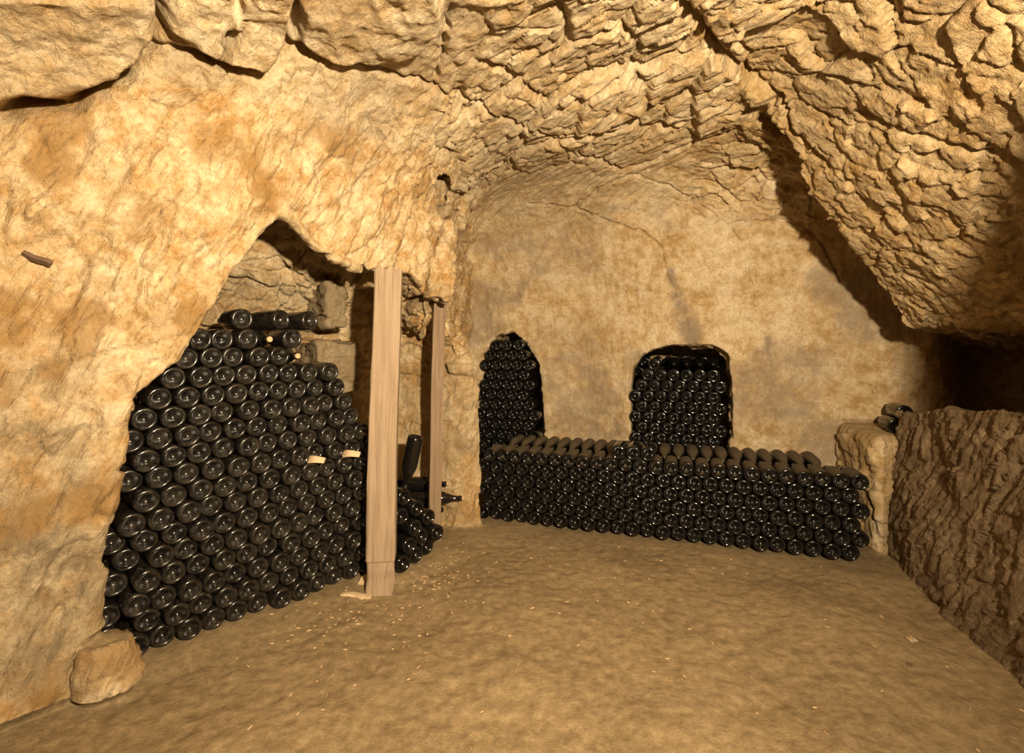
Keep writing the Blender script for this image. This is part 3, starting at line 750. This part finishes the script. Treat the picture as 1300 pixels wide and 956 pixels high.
# the long low stack before the back wall: one bank with its bases out, one bank behind it with its necks out
SA = A0 - MD * 0.60                     # front line of the stack at t = 0
def low_pt(t, m, z): q = SA + TD * t + MD * m; return Vector((q[0], q[1], z))
G_F = 'bottles of the long low stack before the back wall'
L_F = 'dark wine bottle lying base outward in the long low stack before the back wall'
L_FT = 'dust-topped dark wine bottle in the top row of the long low stack before the back wall'
L_FB = 'dark wine bottle in the floor row of the long low stack before the back wall'
for j in range(6):
    for i in range(25):
        t = 0.01 + i * D + (j % 2) * D * 0.5
        if t > 2.20: continue
        if j == 5 and i > 24: continue
        top = j == 5
        z0 = 0.0630 + j * RH + random.uniform(-0.0006, 0.0006)
        ax = Vector((MD[0], MD[1], 0)) + Vector((TD[0], TD[1], 0)) * random.uniform(-0.004, 0.004) + Vector((0, 0, random.uniform(-0.003, 0.003)))
        add_bottle(low_pt(t, random.uniform(-0.012, 0.012), z0), ax, ME_TOP if top else ME_BLACK, [j, t], G_F)
for j in range(6):           # counted from the parapet end
    for k, b in enumerate(sorted([b for b in BOT if isinstance(b[2], list) and b[2][0] == j], key=lambda b: -b[2][1])):
        b[2] = ('dark bottle on the floor under the long low stack, %s from the stone parapet' % ORD[k] if j == 0 else
                'dust-topped bottle in the top row of the low stack, %s from the parapet' % ORD[k] if j == 5 else
                'dark bottle in the %s row up of the low stack, %s from the parapet' % (ORD[j], ORD[k]))
L_FC = 'dark bottle of the short extra row on the low stack, before the square niche'
for k in range(3): add_bottle(low_pt(0.89 + k * D, 0.0, 0.0630 + 6 * RH), (MD[0], MD[1], 0), ME_BLACK, L_FC, G_F, force=True)
for i in range(25):          # the bank behind carries its own top row
    for j in range(6):
        t = 0.054 + i * D + (j % 2) * D * 0.5
        if t > 2.10: continue
        p = low_pt(t, 0.585, 0.0630 + j * RH)
        add_bottle(p, (-MD[0], -MD[1], 0), ME_TOP, None, G_F)

# niches
for j in range(10):
    for i in range(8):
        t = 0.945 + i * D + (j % 2) * D * 0.5; z0 = 0.347 + j * RH
        if t > 1.53: continue
        if j == 9 and i > 1: continue
        if j >= 7 and t < 0.955: continue
        if j >= 8 and t < 0.99: continue
        add_bottle(back_pt(t, 0.03 + random.uniform(-0.01, 0.015), z0), (MD[0], MD[1], random.uniform(-0.01, 0.01)), ME_BLACK, None, 'n')
for k in range(4): add_bottle(back_pt(1.209 + k * D, 0.40, 0.347 + 9 * RH), (-MD[0], -MD[1], 0.0), ME_BLACK, None, 'n', cork=True)
for j in (7, 8, 9):  # back row added to make the gap at the niche top dark
    for k in range(7): add_bottle(back_pt(0.945 + k * D + (j % 2) * D * 0.5 - (0.088 if (j % 2 and k == 6) else 0) * 0, 0.42 + (0.0 if j < 9 else 0.05), 0.347 + j * RH), (MD[0], MD[1], 0.0), ME_BLACK, None, 'n')
for j in range(12):
    for i in range(7):
        t = -0.24 + i * D + (j % 2) * D * 0.5; z0 = 0.327 + j * RH
        tmax = np.interp(z0, [0.3, 0.75, 1.02, 1.22], [0.21, 0.205, 0.16, 0.07]); tmin = np.interp(z0, [0.3, 0.75, 1.1, 1.25], [-0.29, -0.25, -0.20, -0.09])
        if t > tmax or t < tmin: continue
        add_bottle(back_pt(t, -0.03 + random.uniform(-0.02, 0.02), z0), (MD[0] + random.uniform(-0.006, 0.006), MD[1], random.uniform(-0.004, 0.004)), ME_BLACK, None, 'n')
# on the ledge beyond the parapet
G_D = 'bottles on the rock ledge beyond the parapet'
L_D = 'dark wine bottle lying on the rock ledge at the far end of the stone parapet'
for k in range(2): add_bottle((2.19 + 0.0937 * k, 2.915, 0.714), (0.35, 0.94, 0), ME_BLACK, L_D, G_D, force=True)
add_bottle((2.2368, 2.915, 0.790), (0.35, 0.94, 0), ME_BLACK, 'dark bottle resting on two others on the rock ledge beyond the stone parapet', G_D, force=True)

LIMIT = 300
cand = sorted([b for b in BOT if b[2]], key=lambda b: b[5])[:LIMIT]
ids = {id(b) for b in cand}
for b in cand:
    o = bpy.data.objects.new('wine_bottle', b[1]); col.objects.link(o); o.matrix_world = b[0]
    tag(o, b[2], 'bottle', b[3])
    if b[4]:
        c = bpy.data.objects.new('cork', ME_CORK); col.objects.link(c); c.parent = o
rest = [b for b in BOT if id(b) not in ids]
sv, sf, mi = [], [], []
vs0, fs0 = lathe(PROFILE, 16); vs0 = np.array([(*v, 1) for v in vs0])
mat_idx = {ME_BLACK.name: 0, ME_TOP.name: 1, ME_DUSTY.name: 2}
for b in rest:
    k = len(sv) and sum(len(a) for a in sv) or 0
    sv.append((vs0 @ np.array(b[0]).T)[:, :3])
    sf += [tuple(i + k for i in f) for f in fs0]; mi += [mat_idx[b[1].name]] * len(fs0)
me = bpy.data.meshes.new('stacked_bottles'); me.from_pydata(np.concatenate(sv).tolist(), [], sf); me.update()
for nm in ('black_glass', 'dust_topped_glass', 'dusty_glass'): me.materials.append(MATS[nm])
me.polygons.foreach_set('material_index', np.array(mi, np.int32)); me.polygons.foreach_set('use_smooth', np.full(len(sf), True))
me.attributes.new('along', 'FLOAT_VECTOR', 'POINT').data.foreach_set('vector', np.repeat(np.tile(vs0[:, 1], len(rest)).astype(np.float32), 3))
o = bpy.data.objects.new('stacked_bottles', me); col.objects.link(o)
tag(o, 'mass of dark wine bottles filling both wall niches and the far end of the low stack', 'bottles', kind='stuff')

# ------------------------------------------------------------------ wooden posts
def beam(name, a, b, wx, wy, mat, parent=None, taper=1.0, rz=0.0, seed=1, seg=14):
    """squared timber from a to b with softened arrises and slightly wavy sides"""
    a, b = Vector(a), Vector(b); ax = (b - a).normalized()
    xx = Vector((math.cos(rz), math.sin(rz), 0)); xx = (xx - ax * xx.dot(ax)).normalized(); yy = ax.cross(xx)
    c = 0.10
    prof = [(-1, -1 + c), (-1 + c, -1), (1 - c, -1), (1, -1 + c), (1, 1 - c), (1 - c, 1), (-1 + c, 1), (-1, 1 - c)]
    L = (b - a).length; vs, fs = [], []; rnd = random.Random(seed)
    for k in range(seg + 1):
        f = k / seg; sc = 1 + (taper - 1) * f; ox = 0.004 * math.sin(f * 5 + seed); oy = 0.003 * math.sin(f * 7 + seed)
        for u, v in prof:
            p = Vector(((u * wx * 0.5 * sc + ox + rnd.uniform(-1, 1) * 0.0012), (v * wy * 0.5 * sc + oy + rnd.uniform(-1, 1) * 0.0012), f * L)); vs.append(p)
    for k in range(seg):
        for i in range(8): fs.append((k * 8 + i, k * 8 + (i + 1) % 8, (k + 1) * 8 + (i + 1) % 8, (k + 1) * 8 + i))
    fs.append(tuple(range(7, -1, -1))); fs.append(tuple(seg * 8 + i for i in range(8)))
    o = poly_obj(name, vs, fs, mat, parent)
    o.matrix_world = Matrix.Translation(a) @ Matrix((xx, yy, ax)).transposed().to_4x4()
    return o
post = bpy.data.objects.new('wooden_post', None); col.objects.link(post); post.location = (-0.635, 2.48, 0)
tag(post, 'thick square timber post propping the rock beside the tall bottle stack', 'post')
def child(o, p):
    mw = o.matrix_world.copy(); o.parent = p; o.matrix_parent_inverse = Matrix.Translation(p.location).inverted(); return o
child(beam('timber', (-0.632, 2.48, 0.155), (-0.605, 2.50, 1.545), 0.135, 0.12, 'weathered_wood', taper=0.93, rz=0.15, seed=3), post)
child(beam('foot_block', (-0.640, 2.48, -0.01), (-0.634, 2.48, 0.153), 0.125, 0.12, 'weathered_wood', rz=0.22, seed=5, seg=4), post)
thin = beam('wooden_prop', (-0.466, 3.035, 0.01), (-0.416, 2.932, 1.445), 0.070, 0.05, 'grey_wood', rz=0.35, seed=8)
tag(thin, 'slim leaning wooden prop standing behind the loose bottle heap', 'post')

# ------------------------------------------------------------------ small things
def shim(base, axis, L, wd, th, curl, label, mat='pale_wood'):
    vs, fs = [], []; n = 8
    for k in range(n + 1):
        f = k / n; zc = curl * math.sin(f * math.pi) + 0.3 * curl * f; ww = wd * (1 - 0.35 * f)
        for u, v in ((-1, 0), (1, 0), (1, 1), (-1, 1)): vs.append((u * ww / 2, f * L, zc + v * th * (1 - 0.4 * f) + 0.15 * curl * u))
    for k in range(n):
        for i in range(4): fs.append((k * 4 + i, k * 4 + (i + 1) % 4, (k + 1) * 4 + (i + 1) % 4, (k + 1) * 4 + i))
    fs += [(3, 2, 1, 0), tuple(n * 4 + i for i in range(4))]
    o = poly_obj('wooden_wedge', vs, fs, mat); o.matrix_world = axis_matrix(base, axis, 1.05); return tag(o, label, 'wedge')


for ss, txt in ((0.68, 'further from'), (0.89, 'close to')):
    s1, z1 = SZ[np.argmin((SZ[:, 0] - ss) ** 2 + (SZ[:, 1] - 0.60) ** 2)]
    shim(left_pt(s1, 0.0, z1 + 0.047), (0.95, -0.25, 0.03), 0.095, 0.040, 0.007, 0.016, 'pale curled wood wedge among the tall stack bottles, %s the thick post' % txt)
shim((-0.712, 2.540, 0.50), (0.35, 0.1, 0.94), 0.10, 0.030, 0.008, 0.010, 'pale wood wedge jammed upright between the tall stack and the thick post')
slat = beam('wood_offcut', (-0.80, 2.40, 0.010), (-0.655, 2.385, 0.010), 0.020, 0.016, 'pale_wood', seed=12, seg=6)
tag(slat, 'short pale wooden slat lying on the floor at the foot of the thick post', 'wood')
wedge2 = beam('wooden_wedge', (-0.728, 2.49, 0.018), (-0.722, 2.565, 0.032), 0.05, 0.02, 'pale_wood', seed=14, seg=4, taper=0.5)
tag(wedge2, 'pale wood wedge on the floor between the thick post and the tall stack', 'wedge')
pg = hit(55, 330)[0]
peg = beam('wooden_peg', (pg[0] - 0.035, pg[1] - 0.035, pg[2] + 0.018), (pg[0] + 0.022, pg[1] + 0.004, pg[2] - 0.014), 0.016, 0.012, 'dark_wood', seed=17, seg=5, taper=1.3)
tag(peg, 'dark splintered wooden peg stuck in the rock wall above the tall stack', 'peg')

# squared stones walled up at the back of the recess
for nm, px, py, dn_, wd, hg, sd in [('stone', 428, 388, 0.33, 0.115, 0.235, 301), ('stone', 432, 468, 0.34, 0.26, 0.30, 311)]:
    r = (px - 650) / F
    # point of the recess at distance dn_ behind the stack's face
    ox, oy = P0 + ND * dn_
    s0 = (r * oy - ox) / (SD[0] - r * SD[1]); cxy = np.array([ox, oy]) + SD * s0; zc = EYE[2] - (py - PPY) / F * cxy[1]
    c8 = []
    for zz in (zc - hg / 2, zc + hg / 2):
        for a, b in ((-wd / 2, 0.0), (wd / 2, 0.0), (wd / 2, 0.30), (-wd / 2, 0.30)):
            q = cxy + SD * a + ND * b; c8.append((q[0], q[1], zz))
    hewn_block(nm, c8, 0.010, 'grey_stone', 0.018, sd, parent=SETTING['wall_left'])

# straw and chips trodden into the floor: nobody could count them
rs = np.random.RandomState(5); vs, fs = [], []
def floor_z(px, py):
    i = np.argmin((FV[:, 0] - px) ** 2 + (FV[:, 1] - py) ** 2); return FV[i, 2]
FV = V2[sel]; FV = FV[(w_floor > 0.8) & (FV[:, 1] > 0.9)]
for k in range(300):
    if k < 120: c = (rs.uniform(-0.9, 1.7), rs.uniform(1.2, 3.0))
    elif k < 220: c = (rs.normal(-0.40, 0.10), rs.normal(2.62, 0.16))
    else: c = (rs.normal(-0.75, 0.22), rs.normal(2.20, 0.16))
    if abs(c[0] + 0.64) < 0.09 and abs(c[1] - 2.48) < 0.09: continue
    if c[0] > 1.20 + 0.297 * c[1]: continue
    if left_frame(*c)[1] > -0.04 or back_frame(*c)[1] > -0.63: continue
    a = rs.uniform(0, 6.28); L = rs.uniform(0.006, 0.018); wd = rs.uniform(0.0010, 0.0022); zz = floor_z(*c) + 0.0005
    d = np.array([math.cos(a), math.sin(a)]); e = np.array([-d[1], d[0]]); b = len(vs)
    for u, v, h in ((-1, -1, 0), (1, -1, 0), (1, 1, 0), (-1, 1, 0), (-1, 0, 1), (1, 0, 1)):
        q = np.array(c) + d * u * L / 2 + e * v * wd; vs.append((q[0], q[1], zz + h * 0.003 + (0.002 if u > 0 else 0)))
    fs += [(b, b + 1, b + 5, b + 4), (b + 3, b + 4, b + 5, b + 2), (b, b + 4, b + 3), (b + 1, b + 2, b + 5), (b, b + 3, b + 2, b + 1)]
st_o = poly_obj('straw_litter', vs, fs, 'cork'); tag(st_o, 'pale straw and wood splinters scattered over the earth floor', 'straw', kind='stuff')
# pebbles
def pebble(c, r, sd, mat, label):
    ico = [(0, 0, 1)] + [(math.cos(k * 1.047 + (j * 0.5)) * math.sin(t), math.sin(k * 1.047 + (j * 0.5)) * math.sin(t), math.cos(t)) for j, t in enumerate((0.8, 1.6, 2.4)) for k in range(6)] + [(0, 0, -1)]
    rn = random.Random(sd); vv = [(x_ * r * rn.uniform(0.75, 1.2), y_ * r * rn.uniform(0.75, 1.2), z_ * r * 0.55 * rn.uniform(0.8, 1.15)) for x_, y_, z_ in ico]
    ff = [(0, 1 + k, 1 + (k + 1) % 6) for k in range(6)]
    for j in range(2):
        for k in range(6): a = 1 + j * 6; ff.append((a + k, a + 6 + k, a + 6 + (k + 1) % 6, a + (k + 1) % 6))
    ff += [(13 + k, 19, 13 + (k + 1) % 6) for k in range(6)]
    o = poly_obj('pebble', vv, ff, mat); o.location = (c[0], c[1], floor_z(c[0], c[1]) + r * 0.40); tag(o, label, 'stone')
pebble((1.60, 2.05, 0), 0.020, 2, 'limestone_pale', 'small pale stone chip on the floor beside the stone parapet')
pebble((1.46, 1.88, 0), 0.011, 3, 'dark_wood', 'tiny dark pebble on the floor beside the stone parapet')
print('bottles', len(BOT), 'single', len(cand), 'rest', len(rest), 'verts', len(V2))
